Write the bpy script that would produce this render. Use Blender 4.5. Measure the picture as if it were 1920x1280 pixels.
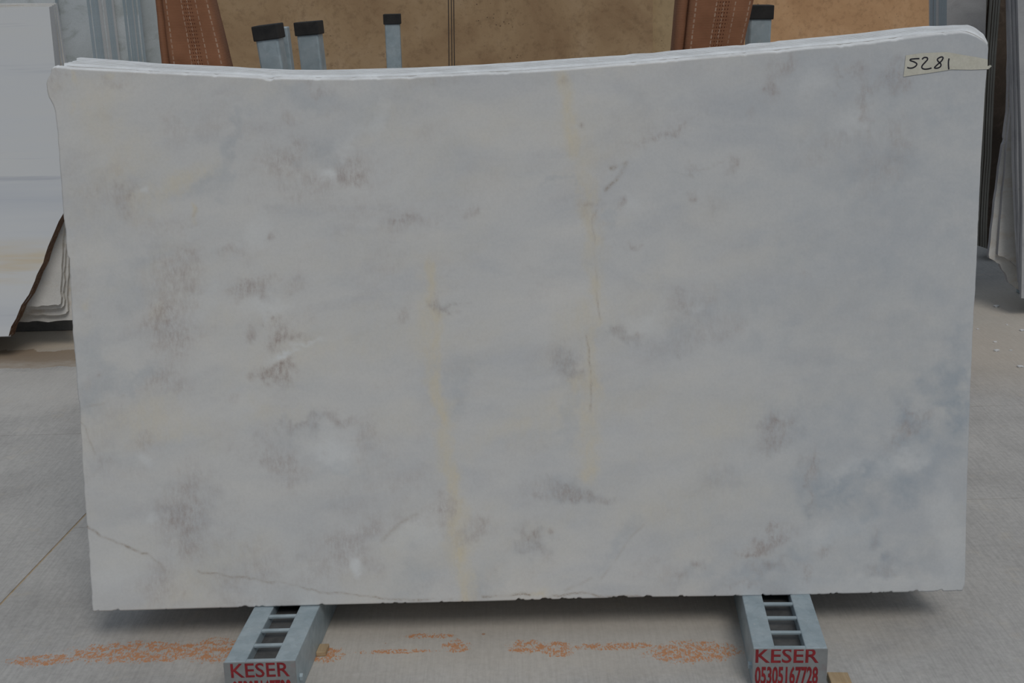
import bpy, bmesh, math, random
import numpy as np
from mathutils import Vector, Matrix

for o in list(bpy.data.objects):
    bpy.data.objects.remove(o, do_unlink=True)
SC = bpy.context.scene
COL = SC.collection

# ------------------------------------------------------------------ camera
F = 2400.0                     # focal length in pixels of the 1920 x 1280 frame
PITCH, ROLL, CAMH = math.radians(16.2), math.radians(1.4), 1.75
cp, sp, cr, sr = math.cos(PITCH), math.sin(PITCH), math.cos(ROLL), math.sin(ROLL)
cam_d = bpy.data.cameras.new('camera')
cam_d.sensor_width = 36.0
cam_d.lens = 36.0 * F / 1920.0
cam_d.clip_end = 200
cam = bpy.data.objects.new('camera', cam_d)
COL.objects.link(cam)
_R, _F, _D = Vector((1, 0, 0)), Vector((0, cp, -sp)), Vector((0, -sp, -cp))
_rc, _uc, _bc = _R * cr + _D * sr, _R * sr - _D * cr, -_F
M = Matrix((_rc, _uc, _bc)).transposed().to_4x4()
M.translation = (0, 0, CAMH)
cam.matrix_world = M
SC.camera = cam

# ------------------------------------------------------------------ light
SC.view_settings.view_transform = 'Standard'
SC.view_settings.look = 'None'
SC.view_settings.gamma = 1.0
SC.view_settings.use_curve_mapping = False
SC.view_settings.exposure = -0.20

world = bpy.data.worlds.new('overcast_sky')
SC.world = world
world.use_nodes = True
wt = world.node_tree
wt.nodes.clear()
w_out = wt.nodes.new('ShaderNodeOutputWorld')
w_bg = wt.nodes.new('ShaderNodeBackground')
w_tc = wt.nodes.new('ShaderNodeTexCoord')
w_sep = wt.nodes.new('ShaderNodeSeparateXYZ')
w_rmp = wt.nodes.new('ShaderNodeValToRGB')
w_rmp.color_ramp.elements[0].position = 0.0
w_rmp.color_ramp.elements[0].color = (0.25, 0.265, 0.285, 1)
w_rmp.color_ramp.elements[1].position = 1.0
w_rmp.color_ramp.elements[1].color = (0.92, 1.05, 1.20, 1)
wt.links.new(w_tc.outputs['Generated'], w_sep.inputs[0])
wt.links.new(w_sep.outputs['Z'], w_rmp.inputs[0])
wt.links.new(w_rmp.outputs[0], w_bg.inputs[0])
wt.links.new(w_bg.outputs[0], w_out.inputs[0])
w_bg.inputs[1].default_value = 0.45

sun_d = bpy.data.lights.new('veiled_sun', 'SUN')
sun_d.energy = 1.2
sun_d.angle = math.radians(24)
sun_d.color = (1.0, 0.95, 0.88)
sun = bpy.data.objects.new('veiled_sun', sun_d)
COL.objects.link(sun)
sun.location = (-1, -4, 8)
sun.rotation_euler = Vector((-0.28, 0.80, -1.0)).to_track_quat('-Z', 'Y').to_euler()


# ------------------------------------------------------------------ helpers
def ray(px, py):
    dx, dy = px - 960.0, py - 640.0
    u, v = dx * cr - dy * sr, dx * sr + dy * cr
    return Vector((u, F * cp - v * sp, -F * sp - v * cp))


ORG = Vector((0, 0, CAMH))


def onz(px, py, z=0.0):
    r = ray(px, py)
    return ORG + r * ((z - CAMH) / r.z)


def onp(px, py, P, n):
    r = ray(px, py)
    return ORG + r * ((P - ORG).dot(n) / r.dot(n))


def ony(px, py, y):
    return onp(px, py, Vector((0, y, 0)), Vector((0, 1, 0)))


def tag(o, label=None, cat=None, group=None, kind=None):
    if label: o['label'] = label
    if cat: o['category'] = cat
    if group: o['group'] = group
    if kind: o['kind'] = kind
    elif cat == 'slab': o['kind'] = 'thing'
    return o


def link(name, me, parent=None, mats=()):
    o = bpy.data.objects.new(name, me)
    COL.objects.link(o)
    if me is not None and not me.materials:
        for m in mats:
            me.materials.append(m)
    if parent is not None:
        o.parent = parent
        o.matrix_parent_inverse = Matrix.Translation(-parent.location)
    return o


def empty(name, loc):
    o = bpy.data.objects.new(name, None)
    COL.objects.link(o)
    o.location = loc
    o.empty_display_size = 0.1
    return o


def pyd(name, vs, fs, mats=(), parent=None, mi=None, smooth=False):
    me = bpy.data.meshes.new(name)
    me.from_pydata([tuple(v) for v in vs], [], fs)
    me.update()
    for m in mats: me.materials.append(m)
    if mi: me.polygons.foreach_set('material_index', mi)
    if smooth: me.polygons.foreach_set('use_smooth', [True] * len(me.polygons))
    bm = bmesh.new(); bm.from_mesh(me)
    bmesh.ops.recalc_face_normals(bm, faces=bm.faces)
    bm.to_mesh(me); bm.free()
    return link(name, me, parent)


def frame_box(bm, O, X, Y, Z, bevel=0.0):
    """box from corner O spanned by vectors X, Y, Z"""
    vs = [bm.verts.new(O + X * a + Y * b + Z * c) for c in (0, 1) for b in (0, 1) for a in (0, 1)]
    fs = [bm.faces.new([vs[i] for i in f]) for f in
          ((0, 2, 3, 1), (4, 5, 7, 6), (0, 1, 5, 4), (2, 6, 7, 3), (0, 4, 6, 2), (1, 3, 7, 5))]
    if bevel:
        es = {e for f in fs for e in f.edges}
        bmesh.ops.bevel(bm, geom=list(es), offset=bevel, segments=2, affect='EDGES', profile=0.5)
    return bm


def bm_obj(name, bm, mat, parent=None):
    bmesh.ops.recalc_face_normals(bm, faces=bm.faces)
    me = bpy.data.meshes.new(name)
    bm.to_mesh(me); bm.free()
    me.materials.append(mat)
    return link(name, me, parent)


def box_obj(name, O, X, Y, Z, mat, parent=None, bevel=0.0):
    return bm_obj(name, frame_box(bmesh.new(), Vector(O), Vector(X), Vector(Y), Vector(Z), bevel), mat, parent)


# ------------------------------------------------------------------ node materials
class NT:
    def __init__(s, name, rough=0.6, metal=0.0, spec=0.4):
        s.m = bpy.data.materials.new(name); s.m.use_nodes = True
        s.t = s.m.node_tree; s.b = s.t.nodes['Principled BSDF']
        s.b.inputs['Roughness'].default_value = rough
        s.b.inputs['Metallic'].default_value = metal
        s.b.inputs['Specular IOR Level'].default_value = spec
        s.tc = s.t.nodes.new('ShaderNodeTexCoord')

    def link(s, a, b): s.t.links.new(a, b)

    def setin(s, sock, v):
        if isinstance(v, bpy.types.NodeSocket): s.link(v, sock)
        else: sock.default_value = v

    def pos(s, scale=(1, 1, 1), rot=(0, 0, 0), loc=(0, 0, 0), src='Object'):
        mp = s.t.nodes.new('ShaderNodeMapping')
        s.link(s.tc.outputs[src], mp.inputs[0])
        mp.inputs['Location'].default_value = loc
        mp.inputs['Rotation'].default_value = rot
        mp.inputs['Scale'].default_value = scale
        return mp.outputs[0]

    def noise(s, vec, scale=5, detail=4, rough=0.55, dist=0.0):
        n = s.t.nodes.new('ShaderNodeTexNoise')
        s.link(vec, n.inputs['Vector'])
        n.inputs['Scale'].default_value = scale; n.inputs['Detail'].default_value = detail
        n.inputs['Roughness'].default_value = rough; n.inputs['Distortion'].default_value = dist
        return n.outputs['Fac']

    def voro(s, vec, scale=5, feature='F1', out='Distance'):
        n = s.t.nodes.new('ShaderNodeTexVoronoi'); n.feature = feature
        s.link(vec, n.inputs['Vector']); n.inputs['Scale'].default_value = scale
        return n.outputs[out]

    def ramp(s, fac, *stops):
        n = s.t.nodes.new('ShaderNodeValToRGB'); e = n.color_ramp.elements
        while len(e) < len(stops): e.new(0.5)
        for i, (p, c) in enumerate(stops):
            e[i].position = p
            e[i].color = (c, c, c, 1) if isinstance(c, (int, float)) else (*c, 1)
        s.link(fac, n.inputs[0]); return n.outputs[0]

    def mix(s, fac, a, b, mode='MIX'):
        n = s.t.nodes.new('ShaderNodeMix'); n.data_type = 'RGBA'; n.blend_type = mode
        s.setin(n.inputs[0], fac)
        for sock, v in ((n.inputs[6], a), (n.inputs[7], b)):
            s.setin(sock, (*v, 1) if isinstance(v, tuple) and len(v) == 3 else v)
        return n.outputs[2]

    def math(s, op, a, b=0.0, clamp=False):
        n = s.t.nodes.new('ShaderNodeMath'); n.operation = op; n.use_clamp = clamp
        s.setin(n.inputs[0], a); s.setin(n.inputs[1], b); return n.outputs[0]

    def sep(s, vec):
        n = s.t.nodes.new('ShaderNodeSeparateXYZ'); s.link(vec, n.inputs[0]); return n.outputs

    def attr(s, name):
        n = s.t.nodes.new('ShaderNodeAttribute'); n.attribute_name = name; return n

    def color(s, c): s.setin(s.b.inputs['Base Color'], (*c, 1) if isinstance(c, tuple) else c); return s

    def bump(s, h, strength=0.3, dist=0.01):
        n = s.t.nodes.new('ShaderNodeBump')
        n.inputs['Strength'].default_value = strength; n.inputs['Distance'].default_value = dist
        s.link(h, n.inputs['Height']); s.link(n.outputs[0], s.b.inputs['Normal']); return s


def stone(name, c0, c1, scale=3, stretch=(1, 1, 1), rough=0.5, c2=None, fine=0.12, bump=0.0):
    n = NT(name, rough)
    p = n.pos(stretch)
    f = n.ramp(n.noise(p, scale, 5, 0.6, 0.6), (0.32, c0), (0.68, c1))
    if c2: f = n.mix(n.ramp(n.noise(n.pos(stretch, loc=(3.1, 1.7, 5.2)), scale * 2.3, 6, 0.65, 1.0), (0.52, 0.0), (0.72, 1.0)), f, c2)
    f = n.mix(fine, f, n.ramp(n.noise(n.pos(), 160, 3, 0.6), (0.35, 0.25), (0.65, 1.0)), 'MULTIPLY')
    n.color(f)
    if bump: n.bump(n.noise(n.pos(), 70, 5, 0.65), bump, 0.006)
    return n.m


# marble of the main slab: colour figure comes from the 'veins' and 'crack' attributes modelled below
n = NT('marble_polished', 0.42, 0, 0.35)
pd = n.pos((1.0, 1, 2.2), (0, math.radians(-34), 0))
base = n.ramp(n.noise(pd, 3.2, 6, 0.6, 0.5), (0.28, (0.575, 0.590, 0.612)), (0.5, (0.645, 0.652, 0.655)), (0.72, (0.695, 0.692, 0.680)))
v = n.attr('veins'); vs_ = n.t.nodes.new('ShaderNodeSeparateColor'); n.link(v.outputs['Color'], vs_.inputs[0])
fine_v = n.math('ADD', n.math('MULTIPLY', n.noise(n.pos((1, 1, 0.30)), 120, 4, 0.75), 0.5), n.math('MULTIPLY', n.noise(n.pos((1, 1, 0.8)), 34, 6, 0.72), 0.5))
fine_i = n.noise(n.pos(), 140, 4, 0.7)
base = n.mix(n.math('MULTIPLY', vs_.outputs[2], n.ramp(n.noise(n.pos(), 22, 4, 0.6), (0.3, 0.5), (0.7, 1.0))), base, (0.390, 0.445, 0.505))
base = n.mix(n.math('MULTIPLY', vs_.outputs[1], n.ramp(n.noise(n.pos((1, 1, 0.5)), 40, 5, 0.65), (0.3, 0.45), (0.62, 1.0))), base, (0.71, 0.645, 0.50))
base = n.mix(n.math('MULTIPLY', vs_.outputs[0], n.ramp(fine_v, (0.40, 0.10), (0.60, 1.0))), base, (0.340, 0.268, 0.245))
base = n.mix(v.outputs['Alpha'], base, (0.76, 0.785, 0.80))
ck = n.attr('crack')
base = n.mix(n.math('MULTIPLY', ck.outputs['Fac'], n.ramp(fine_i, (0.35, 0.2), (0.6, 1.0))), base, (0.27, 0.195, 0.13))
base = n.mix(0.10, base, n.ramp(fine_i, (0.35, 0.55), (0.6, 1.0)), 'MULTIPLY')
n.color(base)
M_MARBLE = n.m
n = NT('marble_raw_rim', 0.85, 0, 0.2)
n.color(n.ramp(n.noise(n.pos((1, 1, 4)), 14, 6, 0.65), (0.3, (0.70, 0.715, 0.73)), (0.6, (0.88, 0.905, 0.93))))
n.bump(n.noise(n.pos(), 60, 6, 0.7), 0.5, 0.008)
M_RIM = n.m
M_MARBLE2 = stone('marble_back_slab', (0.62, 0.62, 0.61), (0.72, 0.72, 0.71), 3)

n = NT('banded_marble', 0.35, 0, 0.4)
c = n.ramp(n.noise(n.pos((0.06, 0.1, 1.0)), 5.5, 4, 0.55), (0.30, (0.60, 0.635, 0.69)), (0.5, (0.68, 0.705, 0.735)), (0.75, (0.71, 0.72, 0.72)))
c = n.mix(n.ramp(n.noise(n.pos((0.035, 0.05, 1.0), (0, 0.012, 0), (1, 2, 3)), 19, 4, 0.6), (0.60, 0.0), (0.70, 0.6)), c, (0.46, 0.49, 0.56))
zz = n.sep(n.pos())
c = n.mix(n.math('MULTIPLY', n.ramp(zz[2], (0.36, 0.0), (0.42, 1.0), (0.50, 1.0), (0.60, 0.0)), n.ramp(n.noise(n.pos((0.08, 0.1, 1)), 20, 4, 0.6), (0.40, 0.1), (0.62, 0.8))), c, (0.68, 0.585, 0.43))
n.color(c)
M_BANDED = n.m
M_RUST = stone('rust_brown_rim', (0.10, 0.048, 0.026), (0.22, 0.118, 0.065), 18, rough=0.9, c2=(0.42, 0.34, 0.27), fine=0.4, bump=0.8)
M_WHITE = stone('white_marble', (0.62, 0.62, 0.60), (0.74, 0.73, 0.71), 5, (0.4, 1, 1), 0.5, (0.60, 0.54, 0.46))
M_TANRIM = stone('tan_raw_rim', (0.50, 0.46, 0.40), (0.66, 0.62, 0.56), 16, rough=0.9, bump=0.6)
M_BLUE = stone('blue_grey_marble', (0.50, 0.55, 0.57), (0.62, 0.66, 0.69), 2.2, (1, 1, 1.6), 0.5, (0.42, 0.46, 0.46))
M_BLUERIM = stone('blue_grey_rim', (0.34, 0.42, 0.47), (0.46, 0.53, 0.58), 9, (1, 1, 0.2), 0.7)
M_BLUERIM2 = stone('pale_grey_rim', (0.52, 0.54, 0.56), (0.62, 0.63, 0.64), 9, (1, 1, 0.2), 0.7)
M_GREY = stone('grey_marble', (0.36, 0.37, 0.39), (0.46, 0.465, 0.475), 3, (0.4, 1, 1), 0.5, (0.31, 0.31, 0.33))
M_GREYRIM = stone('grey_raw_rim', (0.26, 0.26, 0.28), (0.44, 0.44, 0.46), 14, (1, 1, 0.3), 0.9)
M_DARKST = stone('dark_brown_stone', (0.050, 0.034, 0.024), (0.085, 0.060, 0.042), 6, rough=0.7, c2=(0.11, 0.08, 0.06))
M_DARKRIM = stone('dark_stone_rim', (0.13, 0.12, 0.10), (0.26, 0.25, 0.22), 20, (1, 1, 0.1), 0.8)


def travertine(name, ca, cb, cc):
    n = NT(name, 0.55, 0, 0.3)
    c = n.ramp(n.noise(n.pos((1, 1, 0.8)), 3.2, 6, 0.62, 0.8), (0.30, ca), (0.52, cb), (0.72, cc))
    c = n.mix(n.ramp(n.noise(n.pos(), 34, 5, 0.7), (0.50, 0.0), (0.70, 0.5)), c, tuple(x * 0.62 for x in ca))
    patch = n.ramp(n.noise(n.pos(loc=(7, 2, 1)), 2.6, 3, 0.5), (0.5, 0.0), (0.62, 1.0))
    pits = n.ramp(n.voro(n.pos((1, 1, 1.3)), 42), (0.10, 1.0), (0.17, 0.0))
    c = n.mix(n.math('MULTIPLY', patch, pits), c, (0.10, 0.06, 0.04))
    n.color(c); n.bump(n.noise(n.pos(), 60, 5, 0.6), 0.15, 0.004)
    return n.m


M_TRAV_A = travertine('brown_travertine', (0.310, 0.198, 0.110), (0.395, 0.270, 0.155), (0.455, 0.325, 0.205))
M_TRAV_B = travertine('beige_travertine', (0.40, 0.29, 0.165), (0.455, 0.335, 0.195), (0.48, 0.36, 0.22))
M_TRAV_C = travertine('orange_travertine', (0.50, 0.285, 0.145), (0.61, 0.37, 0.20), (0.65, 0.43, 0.26))
M_KERF = stone('dark_kerf', (0.06, 0.045, 0.035), (0.09, 0.07, 0.055), 20)

n = NT('galvanised_steel', 0.52, 0.35, 0.5)
c = n.ramp(n.noise(n.pos(), 16, 5, 0.6), (0.3, (0.33, 0.41, 0.455)), (0.7, (0.46, 0.535, 0.575)))
c = n.mix(0.35, c, n.ramp(n.voro(n.pos(), 60, out='Color'), (0.2, 0.75), (0.8, 1.0)), 'MULTIPLY')
c = n.mix(n.ramp(n.noise(n.pos(loc=(4, 4, 4)), 45, 5, 0.7), (0.60, 0.0), (0.75, 0.5)), c, (0.62, 0.62, 0.60))
n.color(c); n.bump(n.noise(n.pos((1, 1, 0.2)), 120, 3), 0.08, 0.002)
M_GALV = n.m
n = NT('worn_painted_steel', 0.6, 0.2, 0.4)
c = n.ramp(n.noise(n.pos(), 20, 5, 0.6), (0.3, (0.24, 0.255, 0.262)), (0.7, (0.33, 0.34, 0.345)))
c = n.mix(n.ramp(n.noise(n.pos(loc=(9, 1, 2)), 26, 5, 0.7), (0.54, 0.0), (0.72, 0.45)), c, (0.30, 0.19, 0.19))
n.color(c)
M_PLATE = n.m
M_DARKSTEEL = stone('dark_painted_steel', (0.14, 0.14, 0.14), (0.20, 0.195, 0.19), 12, rough=0.7)
M_RED = stone('red_stencil_paint', (0.20, 0.014, 0.020), (0.31, 0.026, 0.032), 60, rough=0.6)
M_RUBBER = stone('black_rubber', (0.012, 0.012, 0.013), (0.028, 0.027, 0.027), 25, rough=0.7)
M_BED = stone('dark_grey_bed', (0.055, 0.056, 0.058), (0.11, 0.11, 0.11), 14, rough=0.5)
n = NT('raw_timber', 0.8)
n.color(n.ramp(n.noise(n.pos((30, 3, 30)), 3, 5, 0.6), (0.3, (0.33, 0.225, 0.125)), (0.7, (0.46, 0.345, 0.215))))
M_WOOD = n.m
M_TAPE = stone('masking_tape', (0.60, 0.585, 0.50), (0.665, 0.65, 0.57), 30, rough=0.6)
M_INK = stone('marker_ink', (0.012, 0.012, 0.022), (0.02, 0.02, 0.03), 10, rough=0.4)
M_CHIP = stone('white_chip', (0.56, 0.57, 0.58), (0.68, 0.69, 0.70), 40, rough=0.8)

# woven orange fabric: uv.x runs across the wrap, uv.y along it (metres)
n = NT('woven_orange_fabric', 0.75, 0, 0.25)
uvs = n.sep(n.tc.outputs['UV'])
U, V = uvs[0], uvs[1]
c = n.ramp(n.noise(n.pos(), 14, 4, 0.6), (0.3, (0.215, 0.092, 0.046)), (0.7, (0.282, 0.126, 0.066)))
wv = n.math('SINE', n.math('MULTIPLY', V, 2 * math.pi / 0.0040))
c = n.mix(n.math('MULTIPLY', n.ramp(wv, (0.3, 0.0), (1.0, 1.0)), n.ramp(U, (0.0, 0.9), (0.20, 0.75), (0.30, 0.22), (0.88, 0.22), (0.94, 0.8))), c, (0.34, 0.18, 0.115))


def stripe(u0, w):
    return n.math('LESS_THAN', n.math('ABSOLUTE', n.math('SUBTRACT', U, u0)), w)


dash = n.math('GREATER_THAN', n.math('SINE', n.math('MULTIPLY', V, 2 * math.pi / 0.016)), -0.55)
lines = None
for u0 in (0.265, 0.50, 0.595, 0.745, 0.935):
    st = stripe(u0, 0.0075)
    lines = st if lines is None else n.math('MAXIMUM', lines, st)
c = n.mix(n.math('MULTIPLY', n.math('MULTIPLY', lines, dash), n.ramp(n.noise(n.pos(), 60, 3), (0.35, 0.35), (0.6, 1.0))), c, (0.42, 0.29, 0.215))
hx = n.math('GREATER_THAN', n.math('SINE', n.math('MULTIPLY', U, 2 * math.pi / 0.036)), 0.25)
hy = n.math('GREATER_THAN', n.math('SINE', n.math('MULTIPLY', V, 2 * math.pi / 0.0105)), 0.25)
c = n.mix(n.math('MULTIPLY', n.math('MULTIPLY', hx, hy), stripe(0.60, 0.088)), c, (0.10, 0.032, 0.015))
n.color(c); n.bump(wv, 0.2, 0.001)
M_FABRIC = n.m

# concrete floor with broom marks, wet patch and rust coloured smears
AX = math.atan2(0.0763, 0.997)          # direction of the joints and rails
n = NT('broomed_concrete', 0.82, 0, 0.25)
P0 = n.pos((1, 1, 1), src='Object')
c = n.ramp(n.noise(P0, 1.6, 7, 0.66), (0.30, (0.375, 0.362, 0.350)), (0.52, (0.475, 0.462, 0.446)), (0.75, (0.545, 0.530, 0.508)))
broom = n.noise(n.pos((1.0, 0.05, 1), (0, 0, AX + math.radians(6))), 130, 4, 0.6)
c = n.mix(0.20, c, n.ramp(broom, (0.36, 0.45), (0.58, 1.0)), 'MULTIPLY')
c = n.mix(0.22, c, n.ramp(n.noise(P0, 55, 5, 0.7), (0.35, 0.4), (0.6, 1.0)), 'MULTIPLY')
c = n.mix(n.ramp(n.noise(P0, 8, 5, 0.65), (0.58, 0.0), (0.74, 0.35)), c, (0.56, 0.50, 0.41))
xyz = n.sep(P0)


def blob(cx, cy, rx, ry, warp=None, k=0.0):
    a = n.math('DIVIDE', n.math('SUBTRACT', xyz[0], cx), rx)
    b = n.math('DIVIDE', n.math('SUBTRACT', xyz[1], cy), ry)
    d = n.math('ADD', n.math('MULTIPLY', a, a), n.math('MULTIPLY', b, b))
    if warp is not None: d = n.math('ADD', d, n.math('MULTIPLY', n.math('SUBTRACT', warp, 0.5), k))
    return d


c = n.mix(n.ramp(blob(-2.4, 6.35, 1.2, 0.42), (0.3, 0.75), (1.0, 0.0)), c, (0.50, 0.42, 0.325))
# dirty dry spill on the left: hard ragged outline
wn = n.noise(n.pos((1, 1.6, 1)), 5.5, 6, 0.65)
dirt = n.math('LESS_THAN', blob(-2.55, 5.93, 1.0, 0.17, wn, 3.6), 1.0)
c = n.mix(n.math('MULTIPLY', dirt, 0.85), c, (0.29, 0.22, 0.155))
pale = n.ramp(blob(-2.3, 5.45, 0.9, 0.45, wn, 2.0), (0.3, 0.40), (1.0, 0.0))
c = n.mix(pale, c, (0.58, 0.56, 0.53))
# warm dust near the right hand stacks
c = n.mix(n.ramp(blob(2.5, 6.0, 1.3, 1.1), (0.2, 0.5), (1.0, 0.0)), c, (0.55, 0.48, 0.39))
# warm dusty floor in front of the stack
c = n.mix(n.ramp(blob(0.0, 3.15, 1.25, 0.30, wn, 1.2), (0.2, 0.40), (1.0, 0.0)), c, (0.565, 0.505, 0.425))
# orange smears left by wet timber
sm = n.noise(n.pos((1.0, 0.45, 1), (0, 0, AX)), 190, 5, 0.85)
area = None
for (cx, cy, rx, ry) in ((-1.02, 3.10, 0.20, 0.055), (-0.82, 3.10, 0.10, 0.060), (-1.28, 3.07, 0.09, 0.03), (-0.245, 3.15, 0.07, 0.014),
                         (-0.17, 3.09, 0.035, 0.035), (-0.52, 3.06, 0.05, 0.04), (0.02, 3.08, 0.05, 0.035),
                         (0.10, 3.06, 0.045, 0.04), (0.26, 3.07, 0.11, 0.02), (0.46, 3.03, 0.12, 0.055), (-0.33, 3.07, 0.10, 0.012)):
    a = n.math('SUBTRACT', 1.0, blob(cx, cy, rx * 1.15, ry * 1.15))
    area = a if area is None else n.math('MAXIMUM', area, a)
patchy = n.math('MULTIPLY', n.math('SUBTRACT', n.noise(n.pos((1, 1, 1), (0, 0, AX)), 48, 4, 0.6), 0.5), 0.55)
thr = n.math('ADD', n.math('MULTIPLY', n.math('MAXIMUM', n.math('MINIMUM', area, 0.5), -1.2), 0.22), patchy)
smear = n.math('GREATER_THAN', n.math('ADD', sm, thr), 0.605)
c = n.mix(n.math('MULTIPLY', smear, 0.85), c, (0.52, 0.215, 0.075))
spots = n.math('MULTIPLY', n.math('LESS_THAN', n.voro(P0, 9.0), 0.045), n.ramp(blob(-0.1, 3.06, 0.9, 0.12), (0.5, 1.0), (1.0, 0.0)))
c = n.mix(n.math('MULTIPLY', spots, 0.8), c, (0.36, 0.15, 0.06))
n.color(c)
n.bump(n.math('ADD', n.math('MULTIPLY', broom, 0.7), n.math('MULTIPLY', n.noise(P0, 90, 4, 0.6), 0.5)), 0.35, 0.004)
M_FLOOR = n.m
M_JOINT = stone('joint_dirt', (0.40, 0.31, 0.20), (0.50, 0.40, 0.28), 30, rough=0.95)

# ------------------------------------------------------------------ floor
A = Vector((math.sin(AX), math.cos(AX), 0))
B = Vector((0.9998, 0.0175, 0))
J0 = Vector((-1.495, 3.70, 0))              # a point on the long joint left of the stack


def floor_pt(s, t, z=0.0):
    """s along B measured from the long joint, t along A from the cross joint"""
    C0 = Vector((-2.065, 4.845, 0))
    # intersection of long joint and cross joint
    d = J0 - C0
    det = A.x * (-B.y) - A.y * (-B.x)
    k = (d.x * B.y - d.y * B.x) / (A.y * B.x - A.x * B.y)
    I0 = J0 + A * k
    p = I0 + B * s + A * t
    return Vector((p.x, p.y, z))


S = [-14.0, -9.0, -4.5, 0.0, 4.5, 9.0, 14.0]
T = [-12.0, -6.5, -3.8, -0.93, 0.0, 4.2, 8.5, 16.0]
base = pyd('floor', [floor_pt(-15, -13, -0.0024), floor_pt(15, -13, -0.0024), floor_pt(15, 17, -0.0024), floor_pt(-15, 17, -0.0024)], [(0, 1, 2, 3)], (M_JOINT,))
tag(base, 'broom-finished grey concrete yard floor in cast panels with joints', 'floor', kind='structure')
for i in range(len(S) - 1):
    TT = T if i >= 3 else [t_ for t_ in T if t_ != -0.93]
    for j in range(len(TT) - 1):
        g = 0.0024
        gl = 0.0038
        s0, s1, t0, t1 = S[i] + gl, S[i + 1] - gl, TT[j] + g * 0.5, TT[j + 1] - g * 0.5
        cs = [(s0, t0), (s1, t0), (s1, t1), (s0, t1)]
        vs = [floor_pt(a, b, 0.0) for a, b in cs] + [floor_pt(a, b, -0.0022) for a, b in cs]
        pyd('concrete_panel', vs, [(0, 1, 2, 3), (0, 4, 5, 1), (1, 5, 6, 2), (2, 6, 7, 3), (3, 7, 4, 0)], (M_FLOOR,), base)

# ------------------------------------------------------------------ main marble stack
RAIL_H = 0.11
LEAN = math.radians(6.7)
BLw, BRw = onz(174, 1146, RAIL_H), onz(1804, 1107, RAIL_H)
bdir = (BRw - BLw).normalized()
NB = Vector((-bdir.y, bdir.x, 0)).normalized()        # horizontal, away from the camera
updir = (NB * math.sin(LEAN) + Vector((0, 0, 1)) * math.cos(LEAN))
PN = bdir.cross(updir).normalized()

TOPF = [(97, 128), (104, 126), (118, 127), (135, 129.5), (160, 131), (300, 138), (420, 143.5), (490, 147), (502, 151), (508, 152), (515, 148), (545, 148.5), (600, 149.5),
        (660, 149), (740, 147.5), (900, 139.5), (1000, 135), (1060, 131), (1160, 123), (1200, 120), (1300, 111), (1380, 104), (1440, 98.5),
        (1456, 98), (1520, 91), (1580, 86.5), (1640, 80), (1690, 73), (1727, 68), (1765, 64), (1802, 61)]
CORF = [(1802, 61), (1815, 63), (1830, 69), (1845, 77.5), (1852, 84)]
TOPB = [(97, 105), (143, 107.5), (173, 109), (199, 111), (300, 119), (420, 124), (482, 128), (545, 130.5), (600, 131), (660, 130), (725, 128), (795, 126), (900, 121),
        (987, 115.5), (1032, 112.5), (1125, 106), (1160, 104), (1175, 103), (1182, 101), (1222, 99.5), (1262, 94.5), (1378, 85), (1395, 85), (1406, 81.5),
        (1450, 79), (1455, 77), (1480, 75), (1610, 62.5), (1640, 59), (1690, 53), (1734, 49), (1765, 48.5), (1787, 47), (1802, 46.8)]
CORB = [(1802, 46.8), (1815, 46.6), (1828, 51.5), (1845, 65), (1852, 80)]
LEFT = [(97, 128), (96, 135), (92, 143), (89, 150), (87, 157), (88, 167), (90, 177), (92.5, 184), (97, 192), (101, 200), (103.5, 208), (105.6, 225), (107.5, 240), (113, 320), (119.5, 401),
        (123, 432), (126.5, 477), (127.5, 481), (130, 484), (132, 520), (135.3, 600), (139, 650), (143, 690), (146.5, 735), (147.6, 748), (150, 770), (150.7, 800), (155, 870), (161, 960), (168, 1050), (174, 1146)]
RIGHT = [(1852, 84), (1853, 92), (1851, 120), (1849, 149), (1846, 180), (1841, 260), (1838.6, 310), (1835, 390), (1831.7, 470), (1828, 550), (1824.5, 600), (1822, 660), (1819, 735), (1814, 881),
         (1811.5, 980), (1810, 1060), (1809, 1095), (1804, 1107)]
BOT = [(174, 1146), (230, 1144.5), (313, 1142), (400, 1139.5), (503, 1137), (580, 1134.5), (700, 1131.5), (900, 1127), (1030, 1123.3), (1197, 1119), (1369, 1117), (1514, 1114.6), (1577, 1112.5), (1733, 1109), (1804, 1107)]


def vnoise(x, y, seed=0, octv=4, rough=0.55):
    rs = np.random.RandomState(seed)
    out = np.zeros_like(x); amp = 1.0; tot = 0.0
    for o in range(octv):
        g = rs.rand(256, 256)
        xi, yi = np.floor(x).astype(int), np.floor(y).astype(int)
        fx, fy = x - xi, y - yi
        fx, fy = fx * fx * (3 - 2 * fx), fy * fy * (3 - 2 * fy)
        a, b = g[yi & 255, xi & 255], g[yi & 255, (xi + 1) & 255]
        c_, d = g[(yi + 1) & 255, xi & 255], g[(yi + 1) & 255, (xi + 1) & 255]
        out += amp * ((a * (1 - fx) + b * fx) * (1 - fy) + (c_ * (1 - fx) + d * fx) * fy)
        tot += amp; amp *= rough; x = x * 2.03 + 17.1; y = y * 2.03 + 5.7
    return out / tot


def resample(pts, nn):
    p = np.array(pts, float)
    L = np.r_[0, np.cumsum(np.hypot(*np.diff(p, axis=0).T))]
    t = np.linspace(0, L[-1], nn)
    return np.c_[np.interp(t, L, p[:, 0]), np.interp(t, L, p[:, 1])]


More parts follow.
